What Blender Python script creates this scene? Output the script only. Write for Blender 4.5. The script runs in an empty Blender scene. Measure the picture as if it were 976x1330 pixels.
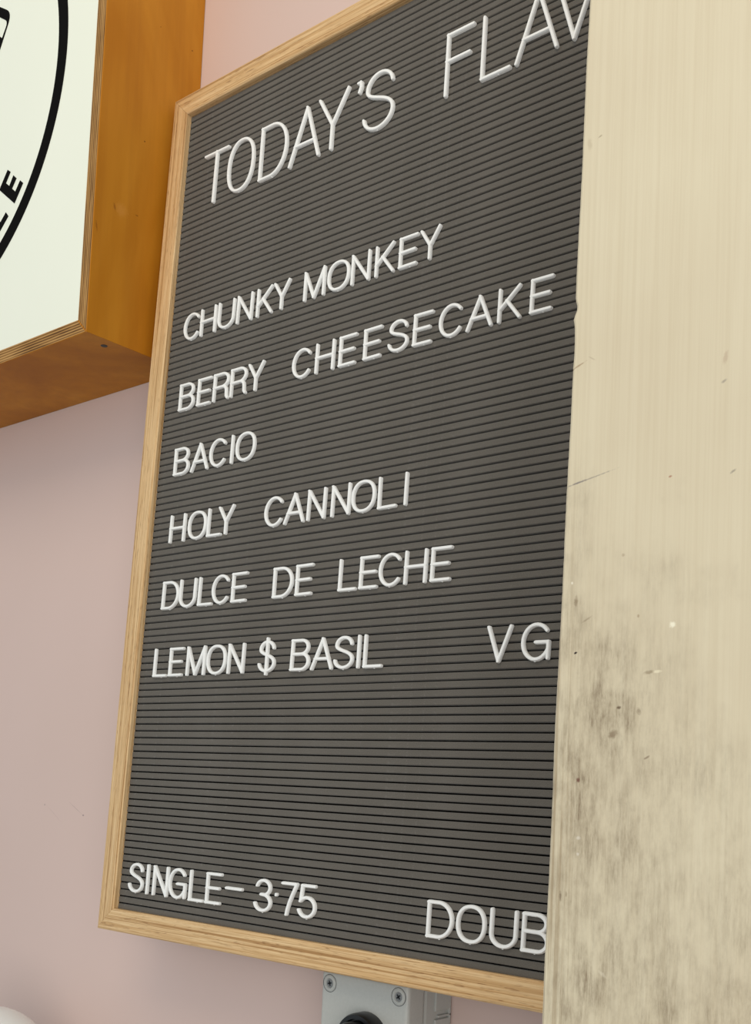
import bpy, bmesh, math, random
from mathutils import Vector, Matrix
random.seed(7)
C = bpy.context.scene.collection
S = bpy.context.scene

# ------------------------------------------------------------------ camera, world, lights, exposure
cam_d = bpy.data.cameras.new('camera'); cam = bpy.data.objects.new('camera', cam_d); C.objects.link(cam)
F_PX, PP_Y = 1448.55, 920.0                    # focal length and principal point of the 976x1330 frame
cam_d.sensor_fit = 'AUTO'; cam_d.sensor_width = 36.0
cam_d.lens = F_PX / 1330 * 36.0
cam_d.shift_x = 0.0; cam_d.shift_y = (PP_Y - 665) / 1330
cam_d.clip_start = 0.02; cam_d.clip_end = 50
right = Vector((0.766642, 0.640566, 0.043990))
down = Vector((-0.009938, 0.080342, -0.996718))
fwd = Vector((-0.641998, 0.763689, 0.067960))
m = Matrix.Identity(4)
for i in range(3):
    m[i][0] = right[i]; m[i][1] = -down[i]; m[i][2] = -fwd[i]
m.translation = (0.841105, -0.711716, 1.357200)
cam.matrix_world = m
S.camera = cam
S.view_settings.view_transform = 'Standard'; S.view_settings.look = 'None'
S.view_settings.gamma = 1.0; S.view_settings.use_curve_mapping = False
S.view_settings.exposure = 0.10

world = bpy.data.worlds.new('world'); S.world = world; world.use_nodes = True
wb = world.node_tree.nodes['Background']
wb.inputs[0].default_value = (0.85, 0.94, 1.0, 1); wb.inputs[1].default_value = 0.64

def area(name, loc, target, size, power, col):
    d = bpy.data.lights.new(name, 'AREA'); d.shape = 'RECTANGLE'; d.size, d.size_y = size
    d.energy = power; d.color = col
    o = bpy.data.objects.new(name, d); C.objects.link(o); o.location = loc
    o.rotation_euler = (Vector(target) - Vector(loc)).to_track_quat('-Z', 'Y').to_euler()
    return o
area('window_light', (1.9, -2.0, 1.15), (0.2, 0, 1.4), (1.8, 1.6), 24, (1.0, 0.96, 0.90))
area('ceiling_light', (0.45, -1.3, 2.9), (0.25, 0, 2.0), (1.2, 0.8), 9.0, (1.0, 0.80, 0.55))

# ------------------------------------------------------------------ helpers
def lin(r, g, b):
    f = lambda c: (c/255/12.92) if c/255 <= .04045 else ((c/255+.055)/1.055)**2.4
    return (f(r), f(g), f(b), 1)

class NT:
    """small node-building helper"""
    def __init__(self, name, rough=0.6, spec=0.3):
        self.m = bpy.data.materials.new(name); self.m.use_nodes = True
        self.t = self.m.node_tree; self.b = self.t.nodes['Principled BSDF']
        self.b.inputs['Roughness'].default_value = rough
        self.b.inputs['Specular IOR Level'].default_value = spec
        self._tc = None
    def n(self, typ, **kw):
        x = self.t.nodes.new(typ)
        for k, v in kw.items(): setattr(x, k, v)
        return x
    def l(self, a, b): self.t.links.new(a, b)
    def co(self):
        if not self._tc: self._tc = self.n('ShaderNodeTexCoord')
        return self._tc.outputs['Object']
    def mapping(self, scale=(1, 1, 1), rot=(0, 0, 0), loc=(0, 0, 0)):
        mp = self.n('ShaderNodeMapping'); mp.inputs['Scale'].default_value = scale
        mp.inputs['Rotation'].default_value = rot; mp.inputs['Location'].default_value = loc
        self.l(self.co(), mp.inputs[0]); return mp.outputs[0]
    def noise(self, scale, vec=None, detail=4, rough=0.55, dist=0.0):
        x = self.n('ShaderNodeTexNoise'); x.inputs['Scale'].default_value = scale
        x.inputs['Detail'].default_value = detail; x.inputs['Roughness'].default_value = rough
        x.inputs['Distortion'].default_value = dist
        self.l(vec if vec is not None else self.co(), x.inputs['Vector']); return x.outputs['Fac']
    def ramp(self, fac, stops, interp='LINEAR'):
        r = self.n('ShaderNodeValToRGB'); r.color_ramp.interpolation = interp
        e = r.color_ramp.elements
        while len(e) < len(stops): e.new(0.5)
        for q, (p, c) in zip(e, stops):
            q.position = p; q.color = c if len(c) == 4 else (*c, 1)
        self.l(fac, r.inputs[0]); return r.outputs[0]
    def math(self, op, a, b=None, clamp=False):
        x = self.n('ShaderNodeMath', operation=op, use_clamp=clamp)
        for i, v in enumerate((a, b)):
            if v is None: continue
            if isinstance(v, (int, float)): x.inputs[i].default_value = v
            else: self.l(v, x.inputs[i])
        return x.outputs[0]
    def mix(self, fac, a, b, blend='MIX'):
        x = self.n('ShaderNodeMix', data_type='RGBA', blend_type=blend)
        if isinstance(fac, (int, float)): x.inputs[0].default_value = fac
        else: self.l(fac, x.inputs[0])
        for i, v in ((6, a), (7, b)):
            if isinstance(v, tuple): x.inputs[i].default_value = v if len(v) == 4 else (*v, 1)
            else: self.l(v, x.inputs[i])
        return x.outputs[2]
    def bump(self, h, strength=0.3, dist=0.001):
        x = self.n('ShaderNodeBump'); x.inputs['Strength'].default_value = strength
        x.inputs['Distance'].default_value = dist
        self.l(h, x.inputs['Height']); self.l(x.outputs[0], self.b.inputs['Normal'])
    def spot(self, c, r, ang=0.0, plane='XZ', wob=0.35, soft=0.35, nscale=400):
        """soft elliptical mark on a surface: c centre, r radii (m)"""
        ax = {'XZ': (0, 2), 'YZ': (1, 2), 'XY': (0, 1)}[plane]
        sep = self.n('ShaderNodeSeparateXYZ'); self.l(self.co(), sep.inputs[0])
        dx = self.math('SUBTRACT', sep.outputs[ax[0]], c[0]); dz = self.math('SUBTRACT', sep.outputs[ax[1]], c[1])
        ca, sa = math.cos(ang), math.sin(ang)
        u_ = self.math('ADD', self.math('MULTIPLY', dx, ca/r[0]), self.math('MULTIPLY', dz, sa/r[0]))
        v_ = self.math('ADD', self.math('MULTIPLY', dx, -sa/r[1]), self.math('MULTIPLY', dz, ca/r[1]))
        d = self.math('SQRT', self.math('ADD', self.math('MULTIPLY', u_, u_), self.math('MULTIPLY', v_, v_)))
        if wob: d = self.math('ADD', d, self.math('MULTIPLY', self.math('SUBTRACT', self.noise(nscale, detail=3), 0.5), wob*4))
        mr = self.n('ShaderNodeMapRange'); mr.inputs['From Min'].default_value = 1.0
        mr.inputs['From Max'].default_value = 1.0 - soft
        mr.inputs['To Min'].default_value = 0.0; mr.inputs['To Max'].default_value = 1.0
        self.l(d, mr.inputs[0]); return mr.outputs[0]
    def out(self, col, rough=None):
        self.l(col, self.b.inputs['Base Color'])
        if rough is not None: self.l(rough, self.b.inputs['Roughness'])
        return self.m

def obj(name, bm, mats, parent=None, smooth=False, recalc=True):
    if recalc: bmesh.ops.recalc_face_normals(bm, faces=bm.faces)
    me = bpy.data.meshes.new(name); bm.to_mesh(me); bm.free()
    for q in (mats if isinstance(mats, (list, tuple)) else [mats]): me.materials.append(q)
    if smooth:
        for p in me.polygons: p.use_smooth = True
    o = bpy.data.objects.new(name, me); C.objects.link(o)
    if parent is not None: o.parent = parent
    return o
def tag(o, label=None, cat=None, group=None, kind=None):
    if label: o['label'] = label
    if cat: o['category'] = cat
    if group: o['group'] = group
    if kind: o['kind'] = kind
    return o
def empty(name, loc, rot=(0, 0, 0)):
    o = bpy.data.objects.new(name, None); C.objects.link(o); o.location = loc; o.rotation_euler = rot
    o.empty_display_size = 0.05; return o
def box(bm, a, b, bevel=0, seg=2, mi=0):
    r = bmesh.ops.create_cube(bm, size=1.0)
    for v in r['verts']:
        v.co = Vector(((a[i]+b[i])/2 + v.co[i]*(b[i]-a[i]) for i in range(3)))
    fs = {f for v in r['verts'] for f in v.link_faces}
    for f in fs: f.material_index = mi
    if bevel:
        es = {e for v in r['verts'] for e in v.link_edges}
        bmesh.ops.bevel(bm, geom=list(es), offset=bevel, segments=seg, profile=0.5, affect='EDGES')
def prism(bm, poly, y0, y1, mi=0):
    """poly of (x,z), extruded between y0 (front) and y1"""
    a = [bm.verts.new((x, y0, z)) for x, z in poly]; b = [bm.verts.new((x, y1, z)) for x, z in poly]
    n = len(poly); fs = [bm.faces.new(a), bm.faces.new(list(reversed(b)))]
    for i in range(n): fs.append(bm.faces.new((a[i], b[i], b[(i+1) % n], a[(i+1) % n])))
    for f in fs: f.material_index = mi
def lathe(bm, prof, c, seg=40, axis='Y'):
    """prof: list of (radius, along); closed by caps when radius 0"""
    rings = []
    for r, h in prof:
        if r < 1e-7:
            p = (0, h, 0) if axis == 'Y' else (0, 0, h)
            rings.append([bm.verts.new(Vector(c)+Vector(p))])
        else:
            R = []
            for k in range(seg):
                t = 2*math.pi*k/seg
                p = (r*math.cos(t), h, r*math.sin(t)) if axis == 'Y' else (r*math.cos(t), r*math.sin(t), h)
                R.append(bm.verts.new(Vector(c)+Vector(p)))
            rings.append(R)
    for A, B in zip(rings, rings[1:]):
        for k in range(seg):
            if len(A) == 1 and len(B) == 1: continue
            if len(A) == 1: bm.faces.new((A[0], B[k], B[(k+1) % seg]))
            elif len(B) == 1: bm.faces.new((A[k], A[(k+1) % seg], B[0]))
            else: bm.faces.new((A[k], A[(k+1) % seg], B[(k+1) % seg], B[k]))

# ------------------------------------------------------------------ materials
def mat_wall():
    k = NT('pink_wall_paint', 0.62, 0.25)
    a = k.noise(3.0, detail=3); b = k.noise(90, detail=4)
    col = k.ramp(a, [(0.3, lin(214, 190, 181)), (0.7, lin(218, 194, 186))])
    for (c, r, an, s) in (((-.2075, 1.3100), (.0220, .00035), -0.52, .25), ((-.1690, 1.3180), (.0165, .00035), -0.46, .5),
                          ((-.1545, 1.3110), (.0018, .0013), 0, .8), ((-.2260, 1.3190), (.0016, .0014), 0, .5)):
        col = k.mix(k.math('MULTIPLY', k.spot(c, r, an, wob=0.12, soft=.8), s), col, lin(120, 100, 105))
    k.bump(b, 0.12, 0.0006); return k.out(col)
def mat_plain(name, rgb, rough=.5, spec=.3, nscale=200, namp=.06, bump=.1):
    k = NT(name, rough, spec); n_ = k.noise(nscale, detail=3)
    c = lin(*rgb); lo = tuple(x*(1-namp) for x in c[:3])+(1,); hi = tuple(min(1, x*(1+namp)) for x in c[:3])+(1,)
    col = k.ramp(n_, [(.3, lo), (.7, hi)]); k.bump(n_, bump, .0003); return k.out(col)
def mat_oak(name, axis):
    """light oak with straight growth rings and open pores, grain along axis 0 (x) or 2 (z)"""
    k = NT(name, 0.5, 0.2)
    v = k.mapping((1.6, 230, 230) if axis == 0 else (230, 230, 1.6))
    bands = k.noise(1.7, v, detail=3, rough=.6, dist=.35)
    vb = k.mapping((3, 90, 90) if axis == 0 else (90, 90, 3))
    broad = k.noise(1.4, vb, detail=2)
    vf = k.mapping((14, 600, 600) if axis == 0 else (600, 600, 14))
    fine = k.noise(1.8, vf, detail=4)
    vp = k.mapping((95, 1100, 1100) if axis == 0 else (1100, 1100, 95))
    pores = k.noise(1.0, vp, detail=1)
    col = k.ramp(bands, [(.34, lin(168, 128, 82)), (.44, lin(212, 175, 126)), (.55, lin(234, 203, 156)), (.66, lin(186, 146, 98))])
    col = k.mix(k.math('MULTIPLY', k.ramp(broad, [(.45, (0, 0, 0)), (.65, (1, 1, 1))]), .35), col, lin(206, 164, 110))
    col = k.mix(k.math('MULTIPLY', k.ramp(fine, [(.46, (0, 0, 0)), (.64, (1, 1, 1))]), .45), col, lin(180, 138, 88))
    pm = k.ramp(pores, [(.60, (0, 0, 0)), (.70, (1, 1, 1))])
    pm2 = k.math('MULTIPLY', pm, k.ramp(bands, [(.42, (1, 1, 1)), (.56, (.15, .15, .15))]))
    col = k.mix(k.math('MULTIPLY', pm2, .7), col, lin(136, 96, 60))
    k.bump(k.math('SUBTRACT', fine, pm), .25, .0004)
    return k.out(col)
def mat_felt():
    k = NT('grey_felt', 0.95, 0.12)
    a = k.noise(26, k.mapping((.6, 1, 1)), detail=3); b = k.noise(1500, detail=2); c_ = k.noise(170, detail=4, rough=.7)
    col = k.ramp(a, [(.3, lin(94, 90, 84)), (.7, lin(105, 101, 95))])
    col = k.mix(.35, col, k.ramp(b, [(.3, lin(76, 72, 66)), (.7, lin(120, 115, 107))]))
    lint = k.ramp(c_, [(.60, (0, 0, 0)), (.76, (1, 1, 1))])
    col = k.mix(k.math('MULTIPLY', lint, .35), col, lin(150, 146, 142))
    k.b.inputs['Sheen Weight'].default_value = 0.15; k.b.inputs['Sheen Roughness'].default_value = .5
    k.bump(k.math('ADD', b, k.math('MULTIPLY', c_, .8)), .5, .0004)
    return k.out(col)
def mat_veneer():
    k = NT('varnished_birch_veneer', 0.48, 0.18)
    a = k.noise(5, k.mapping((1, 1, .55)), detail=4, dist=1.2); b = k.noise(70, k.mapping((1, 1, .07)), detail=3)
    col = k.ramp(a, [(.30, lin(164, 100, 20)), (.5, lin(186, 120, 28)), (.70, lin(206, 142, 46))])
    col = k.mix(k.math('MULTIPLY', k.ramp(b, [(.4, (0, 0, 0)), (.75, (1, 1, 1))]), .3), col, lin(150, 88, 26))
    for (c, r, an, s, cc) in (((-.0548, 2.0999), (.0006, .0010), 0, .8, (70, 34, 8)), ((-.0136, 2.0979), (.0014, .0007), .4, .9, (60, 26, 6)),
                          ((-.0660, 1.9757), (.0011, .0010), 0, .9, (70, 34, 8)), ((-.0698, 1.8990), (.0022, .0006), 0, .7, (90, 44, 10)),
                          ((-.0885, 1.8960), (.0085, .0085), 0, .35, (212, 150, 74)), ((-.0960, 1.8965), (.0015, .0045), .3, .5, (120, 64, 20)),
                          ((-.1150, 1.8700), (.0013, .0060), .2, .5, (120, 62, 20)), ((-.0300, 1.8050), (.0006, .0030), 0, .5, (120, 62, 20))):
        col = k.mix(k.math('MULTIPLY', k.spot(c, r, an, 'YZ', wob=.3, soft=.6), s), col, lin(*cc))
    k.bump(b, .08, .0004); return k.out(col)
def mat_ply_edge(name, ax):
    k = NT(name, 0.7, 0.15)
    sep = k.n('ShaderNodeSeparateXYZ'); k.l(k.co(), sep.inputs[0])
    s = sep.outputs[ax]
    wv = k.noise(7, detail=2)
    s = k.math('ADD', s, k.math('MULTIPLY', k.math('SUBTRACT', wv, .5), .0012))
    ph = k.math('SINE', k.math('MULTIPLY', s, 2*math.pi/.0027))
    fine = k.noise(260, k.mapping((1, 1, .08) if ax == 0 else (.08, 1, 1)), detail=3)
    v = k.math('ADD', k.math('MULTIPLY', ph, .3), k.math('MULTIPLY', fine, 1.1))
    col = k.ramp(v, [(.22, lin(84, 54, 26)), (.42, lin(138, 98, 52)), (.7, lin(172, 130, 74)), (.95, lin(196, 154, 98))])
    k.bump(fine, .3, .0004); return k.out(col)
def mat_post():
    k = NT('worn_cream_paint', 0.48, 0.3)
    st = k.noise(1.0, k.mapping((520, 520, 6)), detail=5, rough=.65); st2 = k.noise(1.0, k.mapping((150, 150, 2.6)), detail=4)
    bl = k.noise(9, detail=3)
    col = k.ramp(bl, [(.3, lin(212, 199, 171)), (.7, lin(219, 208, 180))])
    col = k.mix(k.math('MULTIPLY', k.ramp(st, [(.40, (1, 1, 1)), (.56, (0, 0, 0))]), .16), col, lin(190, 172, 140))
    col = k.mix(k.math('MULTIPLY', k.ramp(st2, [(.45, (0, 0, 0)), (.75, (1, 1, 1))]), .10), col, lin(238, 230, 206))
    # worn, grainier strip along the left edge
    edge = k.math('MULTIPLY', k.spot((.566, 1.33), (.016, .23), .012, wob=.12, soft=.9, nscale=50), .5)
    col = k.mix(k.math('MULTIPLY', edge, k.ramp(st, [(.42, (1, 1, 1)), (.52, (0, 0, 0))])), col, lin(150, 126, 94))
    # smudges of dirt rubbed into the grain on the lower left, plus painted shade lower down
    dirt_and_shade = None
    for (c, r, an, s) in (((.590, 1.402), (.034, .050), .1, .95), ((.580, 1.355), (.030, .075), 0, .85), ((.585, 1.270), (.036, .050), 0, .7),
                          ((.572, 1.430), (.018, .040), 0, .6), ((.600, 1.340), (.060, .150), 0, .5), ((.573, 1.475), (.016, .050), 0, .35),
                          ((.640, 1.20), (.14, .22), 0, .62)):  # broad last ellipse paints the weaker light on the post's lower end
        q = k.math('MULTIPLY', k.spot(c, r, an, wob=.30, soft=1.0, nscale=42), s)
        dirt_and_shade = q if dirt_and_shade is None else k.math('MAXIMUM', dirt_and_shade, q)
    brk = k.noise(1.0, k.mapping((420, 420, 60)), detail=6, rough=.75); cl = k.noise(75, k.mapping((1.4, 1, .7)), detail=4, rough=.65)
    dirt_and_shade = k.math('MULTIPLY', dirt_and_shade, k.ramp(brk, [(.34, (1, 1, 1)), (.66, (.2, .2, .2))]))
    dirt_and_shade = k.math('MULTIPLY', dirt_and_shade, k.ramp(cl, [(.36, (.25, .25, .25)), (.62, (1, 1, 1))]))
    col = k.mix(k.math('MULTIPLY', dirt_and_shade, 1.35, True), col, lin(112, 92, 68))
    marks = [((.5751, 1.4234), (.0012, .0007), .4, 1, (38, 24, 26)), ((.5985, 1.3972), (.0014, .0009), 0, .8, (84, 62, 40)),
             ((.6085, 1.3955), (.0013, .0020), .3, .45, (104, 84, 60)), ((.5960, 1.3850), (.0030, .0022), .5, .55, (110, 86, 60)),
             ((.6130, 1.3745), (.0022, .0006), .5, .6, (110, 84, 64)), ((.5785, 1.3634), (.0012, .0014), 0, .8, (100, 50, 36)),
             ((.6238, 1.4341), (.0018, .0017), .4, .9, (244, 238, 214)), ((.6130, 1.4130), (.0030, .0011), .1, .5, (120, 100, 70)),
             ((.6170, 1.4132), (.0024, .0009), .1, .7, (236, 226, 196)), ((.5797, 1.3365), (.0014, .0010), .3, .6, (222, 214, 200)),
             ((.5797, 1.3290), (.0009, .0009), .3, .6, (222, 214, 200)),
             ((.5790, 1.5065), (.0180, .00045), .20, .5, (120, 112, 110)), ((.5735, 1.5055), (.0050, .0006), .2, .55, (100, 96, 104)),
             ((.5715, 1.5632), (.0052, .00055), .38, .6, (150, 118, 84)), ((.5790, 1.5655), (.0030, .0004), -.6, .3, (150, 124, 96)),
             ((.6450, 1.5409), (.0018, .0008), .4, .5, (120, 110, 108)), ((.6455, 1.5515), (.0014, .0040), -.2, .35, (170, 140, 116)),
             ((.6502, 1.4998), (.0018, .0007), .6, .6, (130, 122, 112)), ((.6208, 1.5017), (.0010, .0006), .2, .7, (160, 100, 74)),
             ((.6070, 1.4390), (.0008, .0010), 0, .5, (140, 110, 80)), ((.5985, 1.4680), (.0010, .0010), 0, .4, (150, 124, 96)),
             ((.5796, 1.6760), (.0014, .0006), .3, .6, (150, 134, 104)), ((.5740, 1.6740), (.0016, .0040), .2, .25, (160, 140, 110)),
             ((.5746, 1.4480), (.0012, .0030), 0, .6, (120, 98, 70)), ((.5805, 1.4390), (.0036, .0006), .5, .4, (120, 98, 74)),
             ((.5711, 1.3085), (.0008, .0032), 0, .6, (96, 76, 54)), ((.5742, 1.3100), (.0006, .0016), 0, .4, (110, 90, 64)),
             ((.5940, 1.2760), (.0030, .0010), -.6, .4, (224, 214, 190)), ((.5720, 1.4570), (.0007, .0009), 0, .7, (240, 234, 216))]
    for c, r, an, s, cc in marks:
        col = k.mix(k.math('MULTIPLY', k.spot(c, r, an, wob=.28, soft=.6, nscale=700), s), col, lin(*cc))
    k.bump(k.math('ADD', st, k.math('MULTIPLY', st2, .5)), .22, .0006)
    return k.out(col)

M_WALL = mat_wall(); M_OAKX = mat_oak('light_oak_grain_across', 0); M_OAKZ = mat_oak('light_oak_grain_upright', 2)
M_FELT = mat_felt(); M_DARK = mat_plain('black_backing', (20, 18, 16), .95, .1)
M_LETTER = mat_plain('white_plastic', (246, 247, 245), .42, .4, 60, .015, .02)
M_VEN = mat_veneer(); M_PLYX = mat_ply_edge('plywood_edge_upright', 0); M_PLYZ = mat_ply_edge('plywood_edge_flat', 2)
M_FACE = mat_plain('white_sign_face', (243, 247, 232), .5, .2, 4, .015, .02)
M_INK = mat_plain('black_print', (9, 7, 5), .85, .08, 80, .1, .02)
M_POST = mat_post(); M_BARE = mat_plain('bare_brown_edge', (150, 108, 74), .7, .2, 300, .25, .3)
M_GREY = mat_plain('grey_plastic', (178, 180, 176), .42, .4, 500, .03, .12)
M_GREYD = mat_plain('dark_grey_recess', (60, 62, 62), .5, .3)
M_STEEL = mat_plain('zinc_screw', (120, 122, 122), .35, .6)
M_BLACK = mat_plain('black_plastic', (14, 14, 15), .32, .45)
M_GLOBE = mat_plain('white_gloss', (236, 238, 234), .22, .5, 20, .01, .01)
M_FLOOR = mat_plain('grey_floor_screed', (150, 142, 134), .6, .3, 14, .12, .2)

# ------------------------------------------------------------------ setting
bm = bmesh.new(); box(bm, (-2.2, 0, 0), (3.0, 0.12, 3.0))
tag(obj('wall_back', bm, M_WALL), kind='structure')
bm = bmesh.new(); box(bm, (-2.2, -3.6, -0.1), (3.0, 0.12, 0.0))
tag(obj('floor', bm, M_FLOOR), kind='structure')

# ------------------------------------------------------------------ worn painted post in front, on the right
def make_post():
    """front face at y=-0.25, runs floor to top of the wall, very slightly out of plumb"""
    zs = []
    z = 0.0
    while z < 3.0001:
        zs.append(z); z += 0.0022 if 1.15 < z < 1.88 else 0.06
    zs[-1] = 3.0
    def left(z):
        x = 0.5625 + (z-1.2484)*0.0163
        x += 0.00035*math.sin(z*41+1)*math.sin(z*17) + random.uniform(-.00007, .00007)
        if 1.5895 < z < 1.5965: x += 0.0011*math.sin((z-1.5895)/.007*math.pi)**.6          # chip
        if 1.5845 < z < 1.5893: x -= 0.0007*math.sin((z-1.5845)/.0048*math.pi)             # paint drip
        if 1.5640 < z < 1.5845: x += 0.0004*math.sin((z-1.564)/.0205*math.pi)
        return x
    yf, yb, w = -0.25, -0.16, 0.16
    bm = bmesh.new(); rings = []
    for z in zs:
        x = left(z); xr = 0.5625 + (z-1.2484)*0.0163 + w
        pts = [(x+.0006, yb), (x-.0002, yf+.0042), (x, yf+.0020), (x+.0005, yf+.0007), (x+.0016, yf)]
        pts += [(x+(w*.25), yf), (x+(w*.5), yf), (x+w*.75, yf), (xr-.003, yf), (xr, yf+.003), (xr, yb)]
        rings.append([bm.verts.new((a, b, z)) for a, b in pts])
    n = len(rings[0])
    for A, B, z in zip(rings, rings[1:], zs):
        for k in range(n):
            f = bm.faces.new((A[k], A[(k+1) % n], B[(k+1) % n], B[k]))
            bare = k in (0, 1) or (k == 2 and (z < 1.50 or 1.5885 < z < 1.5970))
            f.material_index = 1 if bare else 0
    bm.faces.new(rings[0]); bm.faces.new(list(reversed(rings[-1])))
    return obj('wooden_post', bm, [M_POST, M_BARE])
tag(make_post(), 'worn cream painted wooden post with brown smudges, in front of the letter board', 'post')

# ------------------------------------------------------------------ letter board
U = 0.00635                                     # groove pitch
LEAN = math.radians(-2.4)
ROW0 = 124.0                                    # bottom of the frame, in grooves below the first
ORG = Vector((0, -0.034, 2.0))                  # felt surface at groove 0, left edge
UP = Vector((0, 0.0418757, 0.9991228)); INTO = Vector((0, 0.9991228, -0.0418757))
def bpos(X, row, off=0.0):                      # board coordinates (in grooves) -> world
    return ORG + Vector((X*U, 0, 0)) - UP*(row*U) - INTO*off
def zl(row): return (ROW0-row)*U
BW = 126.0                                      # inside width, in grooves
board = empty('letter_board', bpos(0, ROW0), (LEAN, 0, 0))
tag(board, 'grey grooved felt letter board in a light oak frame, on the pink wall', 'letter board')
XL, XR = -3.3*U, (BW+3.3)*U; xi0, xi1 = 0.0, BW*U
zt, zti = zl(-4.3), zl(-1.07); zb, zbi = zl(124.0), zl(120.85)
FR, BK = -0.006, 0.014                          # front and back of the frame relative to the felt
def rail(outer, inner, mat):
    """outer/inner: two (x,z) points each; moulding with eased front edges, mitred ends"""
    bm = bmesh.new()
    prof = [(0, BK), (0, FR+.0012), (.05, FR+.0003), (.10, FR), (.90, FR), (.95, FR+.0003), (1, FR+.0012), (1, BK)]
    ends = []
    for e in (0, 1):
        ends.append([bm.verts.new((outer[e][0]+(inner[e][0]-outer[e][0])*s, y, outer[e][1]+(inner[e][1]-outer[e][1])*s)) for s, y in prof])
    n = len(prof)
    for k in range(n): bm.faces.new((ends[0][k], ends[0][(k+1) % n], ends[1][(k+1) % n], ends[1][k]))
    bm.faces.new(ends[0]); bm.faces.new(list(reversed(ends[1])))
    return obj('frame_rail', bm, mat, board)
g_ = .00012                                    # hairline open mitres
rail([(XL, zb+g_), (XL, zt-g_)], [(xi0, zbi+g_), (xi0, zti-g_)], M_OAKZ)
rail([(XR, zb+g_), (XR, zt-g_)], [(xi1, zbi+g_), (xi1, zti-g_)], M_OAKZ)
rail([(XL+g_, zt), (XR-g_, zt)], [(xi0+g_, zti), (xi1-g_, zti)], M_OAKX)
rail([(XL+g_, zb), (XR-g_, zb)], [(xi0+g_, zbi), (xi1-g_, zbi)], M_OAKX)
bm = bmesh.new(); box(bm, (0.0002, 0.0042, zbi+.0002), (xi1-.0002, 0.012, zti-.0002))
for xa, xb in ((.00004, .00026), (xi1-.00026, xi1-.00004)):      # dark strips added over the rail sides so groove ends look shaded
    box(bm, (xa, .0007, zbi+.0002), (xb, .0045, zti-.0002))
obj('backing_panel', bm, M_DARK, board)
# one felt-covered slat between every two grooves
def slat_mesh():
    h = U*0.82/2; bm = bmesh.new()
    prof = [(-h*.98, .0040), (-h, .0010), (-h*.93, .00035), (-h*.78, 0), (h*.78, 0), (h*.93, .00035), (h, .0010), (h*.98, .0040)]
    R = [[bm.verts.new((x, y, z)) for z, y in prof] for x in (0.0003, xi1-.0003)]
    n = len(prof)
    for k in range(n): bm.faces.new((R[0][k], R[0][(k+1) % n], R[1][(k+1) % n], R[1][k]))
    bm.faces.new(R[0]); bm.faces.new(list(reversed(R[1])))
    return bm
first = None
for k in range(122):
    if first is None: s = first = obj('felt_slat', slat_mesh(), M_FELT, board)
    else:
        s = first.copy(); C.objects.link(s); s.parent = board
    s.location = (0, random.uniform(-.00006, .00006), zl(k-0.5) + random.uniform(-.00006, .00006))
# two hangers behind the top rail that carry the board off the wall
for X in (12, 112):
    bm = bmesh.new(); box(bm, (X*U-.008, BK, zl(-1)-.02), (X*U+.008, BK+.0165, zl(-1)), .001)
    obj('hanger', bm, M_STEEL, board)

# ------------------------------------------------------------------ push-in letters
def arc(cx, cy, rx, ry, a0, a1, n=14):
    return [(cx+rx*math.cos(math.radians(a0+(a1-a0)*i/n)), cy+ry*math.sin(math.radians(a0+(a1-a0)*i/n))) for i in range(n+1)]
def sup(n=44, p=2.25):
    o = []
    for i in range(n):
        t = 2*math.pi*i/n; c, s = math.cos(t), math.sin(t)
        o.append((.5+.5*math.copysign(abs(c)**(2/p), c), .5+.5*math.copysign(abs(s)**(2/p), s)))
    return o
def bez(p0, p1, p2, p3, n=14):
    return [tuple(p0[i]*(1-t)**3+3*p1[i]*t*(1-t)**2+3*p2[i]*t*t*(1-t)+p3[i]*t**3 for i in (0, 1)) for t in (k/n for k in range(1, n))]
S_CURVE = arc(.5, .745, .44, .255, 8, 180, 14) + bez((.06, .745), (.06, .54), (1, .56), (1, .265)) + arc(.5, .265, .5, .265, 0, -172, 16)
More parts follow.
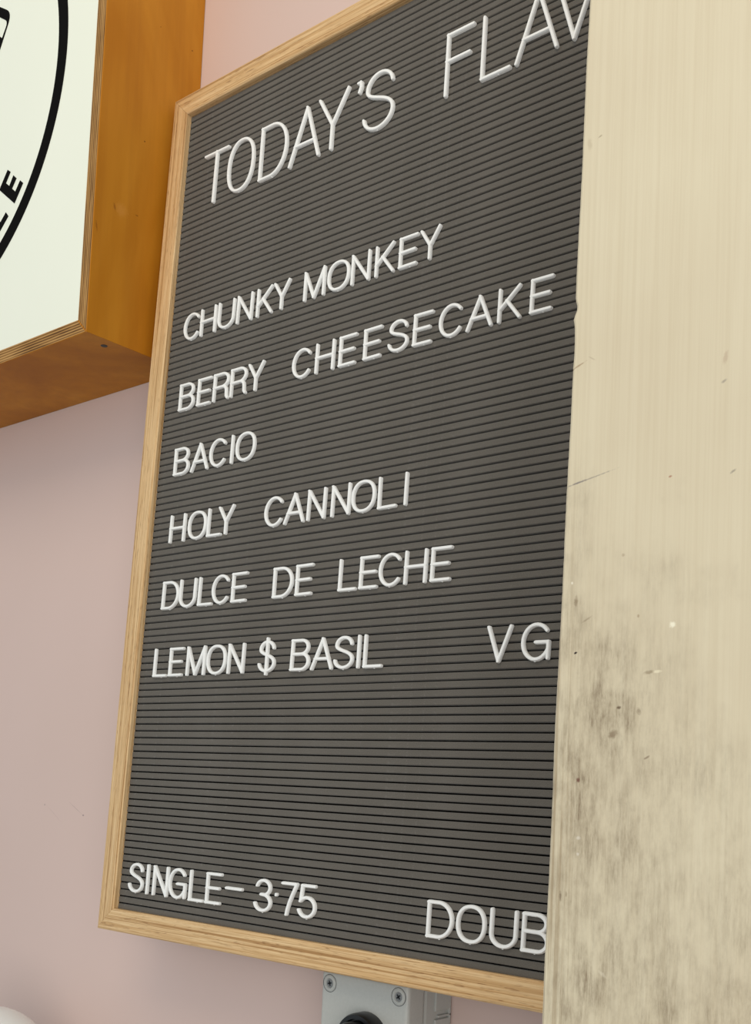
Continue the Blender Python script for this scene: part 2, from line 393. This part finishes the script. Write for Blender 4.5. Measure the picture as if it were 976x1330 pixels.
G = {
 'I': [([(.5, 0), (.5, 1)], 0)],
 'L': [([(0, 0), (0, 1)], 0), ([(0, 0), (1, 0)], 0)],
 'T': [([(0, 1), (1, 1)], 0), ([(.5, 0), (.5, 1)], 0)],
 'E': [([(0, 0), (0, 1)], 0), ([(0, 1), (1, 1)], 0), ([(0, .51), (.88, .51)], 0), ([(0, 0), (.97, 0)], 0)],
 'F': [([(0, 0), (0, 1)], 0), ([(0, 1), (1, 1)], 0), ([(0, .56), (.9, .56)], 0)],
 'H': [([(0, 0), (0, 1)], 0), ([(1, 0), (1, 1)], 0), ([(0, .52), (1, .52)], 0)],
 'N': [([(0, 0), (0, 1)], 0), ([(1, 0), (1, 1)], 0), ([(0, 1), (1, 0)], 0)],
 'M': [([(0, 0), (0, 1)], 0), ([(1, 0), (1, 1)], 0), ([(0, 1), (.5, 0)], 0), ([(1, 1), (.5, 0)], 0)],
 'K': [([(0, 0), (0, 1)], 0), ([(.96, 1), (0, .36)], 0), ([(.36, .6), (1, 0)], 0)],
 'A': [([(0, 0), (.5, 1)], 0), ([(1, 0), (.5, 1)], 0), ([(.17, .33), (.83, .33)], 0)],
 'V': [([(0, 1), (.5, 0)], 0), ([(1, 1), (.5, 0)], 0)],
 'Y': [([(0, 1), (.5, .44)], 0), ([(1, 1), (.5, .44)], 0), ([(.5, 0), (.5, .44)], 0)],
 'U': [([(0, 1)] + arc(.5, .34, .5, .34, 180, 360, 18) + [(1, 1)], 0)],
 'O': [(sup(), 1)],
 'C': [(arc(.52, .5, .52, .5, 40, 320, 30), 0)],
 'G': [(arc(.52, .5, .52, .5, 40, 338, 32), 0), ([(.52, .49), (1, .49)], 0), ([(1, .49), (1, .03)], 0)],
 'S': [(S_CURVE, 0)],
 'D': [([(0, 0), (0, 1)], 0), ([(0, 1), (.42, 1)] + arc(.42, .5, .58, .5, 84, -84, 20) + [(.42, 0), (0, 0)], 0)],
 'B': [([(0, 0), (0, 1)], 0), ([(0, 1), (.55, 1)] + arc(.55, .765, .38, .235, 80, -80, 12) + [(.55, .53)], 0), ([(.04, .53), (.55, .53)], 0),
       ([(.55, .53)] + arc(.6, .265, .4, .265, 80, -80, 12) + [(.55, 0), (0, 0)], 0)],
 'R': [([(0, 0), (0, 1)], 0), ([(0, 1), (.58, 1)] + arc(.58, .745, .4, .255, 80, -80, 12) + [(.55, .49), (0, .49)], 0),
       ([(.6, .49), (.78, .46), (.87, .38), (.9, .28), (.92, .08), (1, 0)], 0)],
 '3': [(arc(.47, .76, .44, .24, 165, -84, 18) + [(.36, .53)], 0), ([(.36, .53)] + arc(.47, .265, .52, .265, 84, -168, 18), 0)],
 '7': [([(0, 1), (1, 1)], 0), ([(1, 1), (.78, .72), (.56, .42), (.42, .16), (.37, 0)], 0)],
 '5': [([(.14, 1), (.95, 1)], 0), ([(.14, 1), (.06, .5)], 0), ([(.06, .5)] + arc(.47, .31, .53, .31, 128, -158, 20), 0)],
 '$': [([(x, .085+y*.83) for x, y in S_CURVE], 0), ([(.5, 0), (.5, 1)], 0)],
 '-': [([(0, .5), (1, .5)], 0)],
 '.': [([(.5, .5), (.5, .55)], 0)],
 '\u2019': [([(.55, .85), (.6, .45), (.35, 0)], 0), ([(.15, .85), (.55, .85)], 0)],
}
def sweep(bm, pts, closed, w, h):
    P = [Vector((x, 0, z)) for x, z in pts]; n = len(P); hw = w/2
    prof = [(-1, 0), (-1, .45), (-.86, .80), (-.52, 1), (.52, 1), (.86, .80), (1, .45), (1, 0)]
    def ring(c, nrm, sc):
        return [bm.verts.new((c.x+nrm.x*s*hw*sc, -t*h*(1 if sc > .5 or t < .5 else .45+.55*min(1, sc*1.6)), c.z+nrm.z*s*hw*sc)) for s, t in prof]
    def perp(d): return Vector((-d.z, 0, d.x))
    rings = []
    for i in range(n):
        a = P[i-1] if (i or closed) else None; b = P[(i+1) % n] if (i < n-1 or closed) else None
        d1 = (P[i]-a).normalized() if a is not None else None; d2 = (b-P[i]).normalized() if b is not None else None
        if d1 is None: nn = perp(d2); mit = 1
        elif d2 is None: nn = perp(d1); mit = 1
        else:
            t = (d1+d2); t = t.normalized() if t.length > 1e-6 else d2; nn = perp(t); mit = 1/max(.65, abs(nn.dot(perp(d1))))
        if not closed and i == 0:
            for sc, ext in ((.25, .97), (.62, .78), (.88, .45)): rings.append(ring(P[i]-d2*hw*ext, nn, sc))
        rings.append(ring(P[i], nn, mit))
        if not closed and i == n-1:
            for sc, ext in ((.88, .45), (.62, .78), (.25, .97)): rings.append(ring(P[i]+d1*hw*ext, nn, sc))
    k = len(prof); N = len(rings)
    for i in range(N if closed else N-1):
        A, B = rings[i], rings[(i+1) % N]
        for j in range(k-1): bm.faces.new((A[j], A[j+1], B[j+1], B[j]))
        bm.faces.new((A[k-1], A[0], B[0], B[k-1]))
    if not closed:
        bm.faces.new(rings[0]); bm.faces.new(list(reversed(rings[-1])))
GLY = {}
def glyph(ch, width, height, w, h):
    key = (ch, round(width, 2), round(height, 2))
    if key in GLY: return GLY[key]
    bm = bmesh.new()
    cw, chh = (width-w)*U, (height-w)*U
    ns = 0
    for pts, closed in G[ch]:
        q = [((x-.5)*cw, w*U/2 + y*chh) for x, y in pts]
        if ch == '.': q = [(0, height*U*.5-.0001), (0, height*U*.5+.0001)]
        sweep(bm, q, closed, w*U, h*U+ns*.00006); ns += 1
    if ch in 'EOUSCGDB53L':                       # little moulding tab showing under the foot of the letter
        cx = {'L': .1, 'E': .1, 'D': .0, 'B': .0}.get(ch, 0)*cw
        box(bm, (cx-.0006, -h*U*.55, -.0004), (cx+.0006, -.0002, .0006), .0002, 1)
    bmesh.ops.recalc_face_normals(bm, faces=bm.faces)
    me = bpy.data.meshes.new('letter'); bm.to_mesh(me); bm.free(); me.materials.append(M_LETTER)
    for p in me.polygons: p.use_smooth = True
    try: me.set_sharp_from_angle(angle=math.radians(38))
    except Exception: pass
    GLY[key] = me; return me
SMALL_W = {'C': 3.63, 'H': 3.42, 'U': 3.55, 'N': 3.26, 'K': 3.26, 'Y': 3.22, 'M': 3.93, 'O': 3.96, 'E': 3.08, 'B': 3.4, 'R': 3.4, 'S': 3.28,
           'A': 3.78, 'I': .6, 'L': 3.06, 'D': 3.68, '$': 3.2, 'V': 3.4, 'G': 3.68, '-': 3.3, '3': 3.11, '.': .75, '7': 2.85, '5': 3.05}
BIG_W = {'T': 5.5, 'O': 5.7, 'D': 5.6, 'A': 6.0, 'Y': 5.7, '\u2019': 1.5, 'S': 5.4, 'F': 4.3, 'L': 4.5, 'V': 5.9}
LINES = [
 ('T', "TODAY'S", 7.3, 15.65, [('T', 7.4), ('O', 12.95), ('D', 19.85), ('A', 26.1), ('Y', 31.2), ('\u2019', 35.95), ('S', 39.4)]),
 ('T', 'FLAV', 6.85, 15.45, [('F', 52.4), ('L', 57.98), ('A', 63.7), ('V', 68.75)]),
 ('S', 'CHUNKY', 32.2, 36.45, [('C', 5.1), ('H', 8.75), ('U', 12.6), ('N', 16.5), ('K', 20.6), ('Y', 23.95)]),
 ('S', 'MONKEY', 32.2, 36.45, [('M', 30.15), ('O', 34.5), ('N', 38.37), ('K', 42.47), ('E', 46.32), ('Y', 49.7)]),
 ('S', 'BERRY', 43.1, 47.35, [('B', 5.4), ('E', 9.3), ('R', 12.9), ('R', 16.57), ('Y', 20.05)]),
 ('S', 'CHEESECAKE', 43.1, 47.35, [('C', 28.95), ('H', 33.15), ('E', 37.2), ('E', 41.45), ('S', 45.6), ('E', 49.47), ('C', 53.75), ('A', 57.9), ('K', 62.1), ('E', 66.4)]),
 ('S', 'BACIO', 53.0, 57.25, [('B', 5.6), ('A', 9.6), ('C', 13.5), ('I', 16.4), ('O', 19.15)]),
 ('S', 'HOLY', 63.2, 67.45, [('H', 5.97), ('O', 10.3), ('L', 14.05), ('Y', 16.45)]),
 ('S', 'CANNOLI', 63.2, 67.45, [('C', 25.93), ('A', 29.74), ('N', 33.7), ('N', 37.95), ('O', 41.75), ('L', 45.72), ('I', 48.58)]),
 ('S', 'DULCE', 73.1, 77.35, [('D', 5.77), ('U', 9.54), ('L', 13.4), ('C', 16.54), ('E', 20.35)]),
 ('S', 'DE', 73.1, 77.35, [('D', 28.7), ('E', 32.59)]),
 ('S', 'LECHE', 73.1, 77.35, [('L', 40.12), ('E', 43.6), ('C', 46.95), ('H', 50.87), ('E', 54.69)]),
 ('S', 'LEMON', 83.0, 87.25, [('L', 4.95), ('E', 8.43), ('M', 12.63), ('O', 16.9), ('N', 20.83)]),
 ('S', '$', 82.5, 87.65, [('$', 26.8)]),
 ('S', 'BASIL', 83.0, 87.25, [('B', 32.9), ('A', 36.74), ('S', 40.4), ('I', 42.86), ('L', 45.2)]),
 ('S', 'VG', 83.0, 87.3, [('V', 63.48), ('G', 68.2)]),
 ('S', 'SINGLE', 114.0, 118.25, [('S', 3.84), ('I', 6.42), ('N', 9.24), ('G', 12.83), ('L', 16.87), ('E', 20.29)]),
 ('S', '3\u00b775', 114.0, 118.25, [('3', 29.69), ('7', 34.3), ('5', 37.43)]),
 ('S', 'DOUB', 114.0, 118.25, [('D', 57.8), ('O', 61.98), ('U', 66.22), ('B', 70.2)]),
]
ORD = ['first', 'second', 'third', 'fourth', 'fifth', 'sixth', 'seventh', 'eighth', 'ninth', 'tenth']
ROWN = {'CHUNKY': 'top flavour line', 'MONKEY': 'top flavour line', 'BERRY': 'second flavour line', 'CHEESECAKE': 'second flavour line'}
def put(name, ch, xc, r0, r1, big, label, cat, group):
    wd = (BIG_W if big else SMALL_W)[ch]
    me = glyph(ch, wd, r1-r0, .52 if big else .46, .48 if big else .42)
    o = bpy.data.objects.new(name, me); C.objects.link(o)
    o.location = bpos(xc, r1, 0.00012); o.rotation_euler = (LEAN, random.uniform(-.012, .012), 0)
    tag(o, label, cat, group); return o
for size, word, r0, r1, ls in LINES:
    big = size == 'T'
    for i, (ch, xc) in enumerate(ls):
        rr0 = r0
        grp = 'large white title letters' if big else 'small white letters of the menu lines'
        sz = 'large' if big else 'small'
        if ch == '\u2019':
            put('apostrophe', ch, xc, 7.2, 9.3, big, "large white plastic apostrophe in TODAY'S on the letter board", 'apostrophe', None); continue
        if ch == '$':
            put('dollar_sign', ch, xc, r0, r1, big, 'white plastic dollar sign between LEMON and BASIL on the letter board', 'symbol', None); continue
        digit = ch.isdigit()
        if word == '3\u00b775': lab = 'white plastic number %s, %s in the price beside the word SINGLE' % (ch, ('first digit', 'middle digit', 'last digit')[i])
        elif len(word) == 2: lab = '%s white plastic letter %s, %s of the pair %s on the letter board' % (sz, ch, ('left' if i == 0 else 'right'), word)
        elif word == 'FLAV': lab = '%s white plastic letter %s, %s of the cut-off title word FLAV on the letter board' % (sz, ch, ORD[i])
        elif word == 'DOUB': lab = '%s white plastic letter %s, %s of the cut-off word DOUB beside the post' % (sz, ch, ORD[i])
        else: lab = '%s white plastic letter %s, %s letter of the word %s on the board' % (sz, ch, ORD[i] if i < 7 or word != "TODAY'S" else 'last', word)
        put('number_piece' if digit else 'letter', ch, xc, rr0, r1, big, lab, 'number' if digit else 'letter', grp)
put('dash', '-', 24.2, 113.9, 117.7, False, 'short white plastic dash after SINGLE on the letter board', 'dash', None)
put('dot', '.', 32.0, 114.9, 116.7, False, 'tiny round white plastic dot between 3 and 75 on the letter board', 'dot', None)

# ------------------------------------------------------------------ plywood box sign
SX, SZ, HS, D_ = -0.3330, 2.0740, 0.3035, 0.119           # centre, half size, depth
x0, x1, z0, z1 = SX-HS, SX+HS, SZ-HS-.0045, SZ+HS+.0045
T = 0.0148
sign = empty('box_sign', (SX, 0, z0))
tag(sign, 'square plywood box sign with a white face and black circular print, at upper left', 'sign')
def side(poly, ply):
    bm = bmesh.new(); o_ = [(x-SX, z-z0) for x, z in poly]
    prism(bm, o_, -D_, -0.0005)
    bmesh.ops.recalc_face_normals(bm, faces=bm.faces)
    for f in bm.faces:
        if abs(f.normal.y) > .9: f.material_index = 1
    es = [e for e in bm.edges if all(v.co.y < -D_+1e-5 for v in e.verts)]
    bmesh.ops.bevel(bm, geom=es, offset=.0006, segments=2, affect='EDGES')
    return bm
# local object coordinates keep the spots on the right panel in world height: mesh offset handled by the location
def panel(poly, ply):
    bm = side(poly, ply)
    o = obj('side_panel', bm, [M_VEN, ply], sign)
    # move mesh so that its local z/y equal world z/y (grain and knots stay put on the panel)
    o.data.transform(Matrix.Translation((0, 0, z0))); o.location = (0, 0, -z0)
    return o
e_ = .0001
panel([(x1, z0+e_), (x1, z1-e_), (x1-T, z1-T-e_), (x1-T, z0+T+e_)], M_PLYX)
panel([(x0, z0+e_), (x0+T, z0+T+e_), (x0+T, z1-T-e_), (x0, z1-e_)], M_PLYX)
pb = panel([(x0+e_, z0), (x1-e_, z0), (x1-T-e_, z0+T), (x0+T+e_, z0+T)], M_PLYZ)
panel([(x0+e_, z1), (x0+T+e_, z1-T), (x1-T-e_, z1-T), (x1-e_, z1)], M_PLYZ)
bm = bmesh.new(); box(bm, (-HS+T+.0003, -D_+.0012, T+.0003), (HS-T-.0003, -D_+.0052, z1-z0-T-.0003))
obj('face_panel', bm, M_FACE, sign)
FY = -D_+.0012
def printed(name, poly, holes=None):
    bm = bmesh.new()
    prism(bm, [(x-SX, z-z0) for x, z in poly], FY-.0004, FY-.00005)
    return obj(name, bm, M_INK, sign)
# printed ring
bm = bmesh.new(); seg = 160; cx_, cz_ = -0.3331-SX, 2.0738-z0
R = []
for r in (.2243, .2397):
    for y in (FY-.0004, FY-.00005):
        R.append([bm.verts.new((cx_+r*math.cos(2*math.pi*k/seg), y, cz_+r*math.sin(2*math.pi*k/seg))) for k in range(seg)])
for a, b in ((0, 2), (1, 3), (0, 1), (2, 3)):
    for k in range(seg): bm.faces.new((R[a][k], R[a][(k+1) % seg], R[b][(k+1) % seg], R[b][k]))
obj('printed_ring', bm, M_INK, sign)
printed('printed_letter', [(-.2017, 1.9581), (-.1880, 1.9754), (-.1822, 1.9713), (-.1896, 1.9615), (-.1827, 1.9563), (-.1763, 1.9656),
                           (-.1700, 1.9605), (-.1772, 1.9517), (-.1706, 1.9465), (-.1628, 1.9559), (-.1569, 1.9512), (-.1706, 1.9339)])
printed('printed_letter', [(-.1859, 1.9291), (-.1806, 1.9235), (-.1977, 1.9092), (-.2232, 1.9378), (-.2165, 1.9434), (-.1985, 1.9233), (-.1950, 1.9215)])
def rounded(poly, r, n=6):
    out = []; k = len(poly)
    for i in range(k):
        p, a, b = (Vector((*poly[j % k], 0)) for j in (i, i-1, i+1))
        u1 = (a-p).normalized(); u2 = (b-p).normalized(); rr = r if isinstance(r, float) else r[i]
        s, e = p+u1*rr, p+u2*rr
        for j in range(n+1):
            t = j/n; q = s*(1-t)**2 + p*2*t*(1-t) + e*t*t; out.append((q.x, q.y))
    return out
outer = rounded([(-.2500, 2.1845), (-.2010, 2.1525), (-.2335, 2.0945), (-.2825, 2.1270)], .013)
inner = rounded([(-.2460, 2.1712), (-.2085, 2.1450), (-.2190, 2.1282), (-.2560, 2.1545)], .007)
inner = rounded([(-.2440, 2.1700), (-.2078, 2.1450), (-.2174, 2.1302), (-.2530, 2.1600)], [.007, .0065, .001, .001])
bm = bmesh.new()
lay = []
for poly in (outer, inner):
    for y in (FY-.0004, FY-.00005): lay.append([bm.verts.new((x-SX, y, z-z0)) for x, z in poly])
n = len(outer)
for a, b in ((0, 2), (1, 3), (0, 1), (2, 3)):
    for k in range(n): bm.faces.new((lay[a][k], lay[a][(k+1) % n], lay[b][(k+1) % n], lay[b][k]))
obj('printed_letter', bm, M_INK, sign)
# screw in the underside
bm = bmesh.new(); lathe(bm, [(0, -.0004), (.0030, -.0004), (.0034, 0), (.0034, .001), (0, .001)], (-.0440-SX, -.0880, 0), 20, 'Z')
obj('screw', bm, M_GREYD, sign)

# ------------------------------------------------------------------ grey electrical switch box under the board
bx0, bx1, bz0, bz1, bd = .2465, .3330, 1.0985, 1.2112, .0555
ebx = empty('switch_box', ((bx0+bx1)/2, 0, bz0))
tag(ebx, 'grey plastic electrical switch box with a round black knob, under the letter board', 'switch')
ox, oz = -(bx0+bx1)/2, -bz0
def L(x, y, z): return (x+ox, y, z+oz)
bm = bmesh.new(); box(bm, L(bx0+.0012, -.034, bz0+.0012), L(bx1-.0012, -.0004, bz1-.0012), .003, 2)
# moulded lugs and a shallow socket on the right flank, close to the wall
box(bm, L(bx1-.0015, -.0215, bz0+.004), L(bx1+.0004, -.0018, 1.1820), .0004, 1)
box(bm, L(bx1-.0015, -.0215, 1.1880), L(bx1+.0004, -.0018, bz1-.004), .0004, 1)
box(bm, L(bx1-.0015, -.0180, 1.1835), L(bx1+.0006, -.0022, 1.1848), .0002, 1)
box(bm, L(bx1-.0015, -.0040, 1.1800), L(bx1+.0006, -.0022, 1.1900), .0002, 1)
obj('body', bm, M_GREY, ebx)
bm = bmesh.new(); box(bm, L(bx0, -bd, bz0), L(bx1, -.0345, bz1), .0032, 4)
obj('lid', bm, M_GREY, ebx, smooth=False)
for sx in (bx0+.0090, bx1-.0090):
    for sz in (bz0+.0090, bz1-.0095):
        bm = bmesh.new()
        lathe(bm, [(.0061, -bd+.001), (.0061, -bd-.0003), (.0055, -bd-.0007), (.0040, -bd-.0007), (.0036, -bd-.0002), (.0036, -bd+.001)], L(sx, 0, sz), 32)
        ring_ = obj('screw_collar', bm, M_GREY, ebx, smooth=True)
        bm = bmesh.new()
        lathe(bm, [(0, -bd-.00025), (.0031, -bd-.00025), (.0034, -bd), (.0034, -bd+.0005), (0, -bd+.0005)], L(sx, 0, sz), 24)
        scr = obj('screw', bm, M_STEEL, ebx, smooth=False)
        bm = bmesh.new()
        for ca in (0, 1):
            c = L(sx, 0, sz); w1, w2 = (.0021, .0006) if ca == 0 else (.0006, .0021)
            box(bm, (c[0]-w1, -bd-.0004, c[2]-w2), (c[0]+w1, -bd-.0002, c[2]+w2))
        bmesh.ops.rotate(bm, verts=bm.verts, cent=Vector(L(sx, 0, sz)), matrix=Matrix.Rotation(.5+sx*40, 3, 'Y'))
        obj('screw_slot', bm, M_BLACK, scr)
        bm = bmesh.new()
        lathe(bm, [(.0065, -bd-.00008), (.0069, -bd-.00008), (.0069, -bd+.0003), (.0065, -bd+.0003)], L(sx, 0, sz), 32)
        obj('groove_ring', bm, M_GREYD, ring_)
kc = (.2955, 1.1660)
bm = bmesh.new()
lathe(bm, [(0, -bd+.0005), (.0200, -bd+.0005), (.0205, -bd-.001), (.0205, -bd-.0110), (.0195, -bd-.0135), (.0165, -bd-.0135), (.0160, -bd-.0100), (0, -bd-.0100)], L(kc[0], 0, kc[1]), 48)
obj('knob_collar', bm, M_BLACK, ebx, smooth=True)
bm = bmesh.new()
lathe(bm, [(0, -bd-.0095), (.0150, -bd-.0095), (.0152, -bd-.0200), (.0140, -bd-.0225), (0, -bd-.0230)], L(kc[0], 0, kc[1]), 48)
box(bm, L(kc[0]-.003, -bd-.030, kc[1]-.013), L(kc[0]+.003, -bd-.021, kc[1]+.013), .001, 2)
obj('knob', bm, M_BLACK, ebx, smooth=True)
for o in list(bpy.data.objects):
    if o.type == 'MESH' and (o.name.startswith('knob') or o.name.startswith('screw_collar')):
        try: o.data.set_sharp_from_angle(angle=math.radians(40))
        except Exception: pass

# ------------------------------------------------------------------ white rounded dome peeking in at the lower left
gl = empty('globe_light', (-.1460, 0, .9655))
tag(gl, 'smooth white rounded dome, only its top showing at the lower left corner', 'globe')
bm = bmesh.new()
R0 = .0620; prof = [(0, R0)] + [(R0*math.sin(math.radians(a)), R0*math.cos(math.radians(a))) for a in range(6, 156, 6)] + [(.026, -R0*.9)]
lathe(bm, prof + [(0, -R0*.9)], (0, -.10, 1.0575-.96), 56, 'Z')
obj('shade', bm, M_GLOBE, gl, smooth=True)
bm = bmesh.new(); lathe(bm, [(0, -.012), (.027, -.012), (.028, .004), (.024, .012), (0, .012)], (0, -.10, 1.0-.96-.004), 40, 'Z')
box(bm, (-.008, -.10, .024), (.008, -.004, .036), .002, 2)
obj('bracket', bm, M_STEEL, gl)
bm = bmesh.new(); lathe(bm, [(0, -.0005), (.032, -.0005), (.032, -.008), (.028, -.010), (0, -.010)], (0, 0, .03), 40)
obj('wall_plate', bm, M_STEEL, gl)
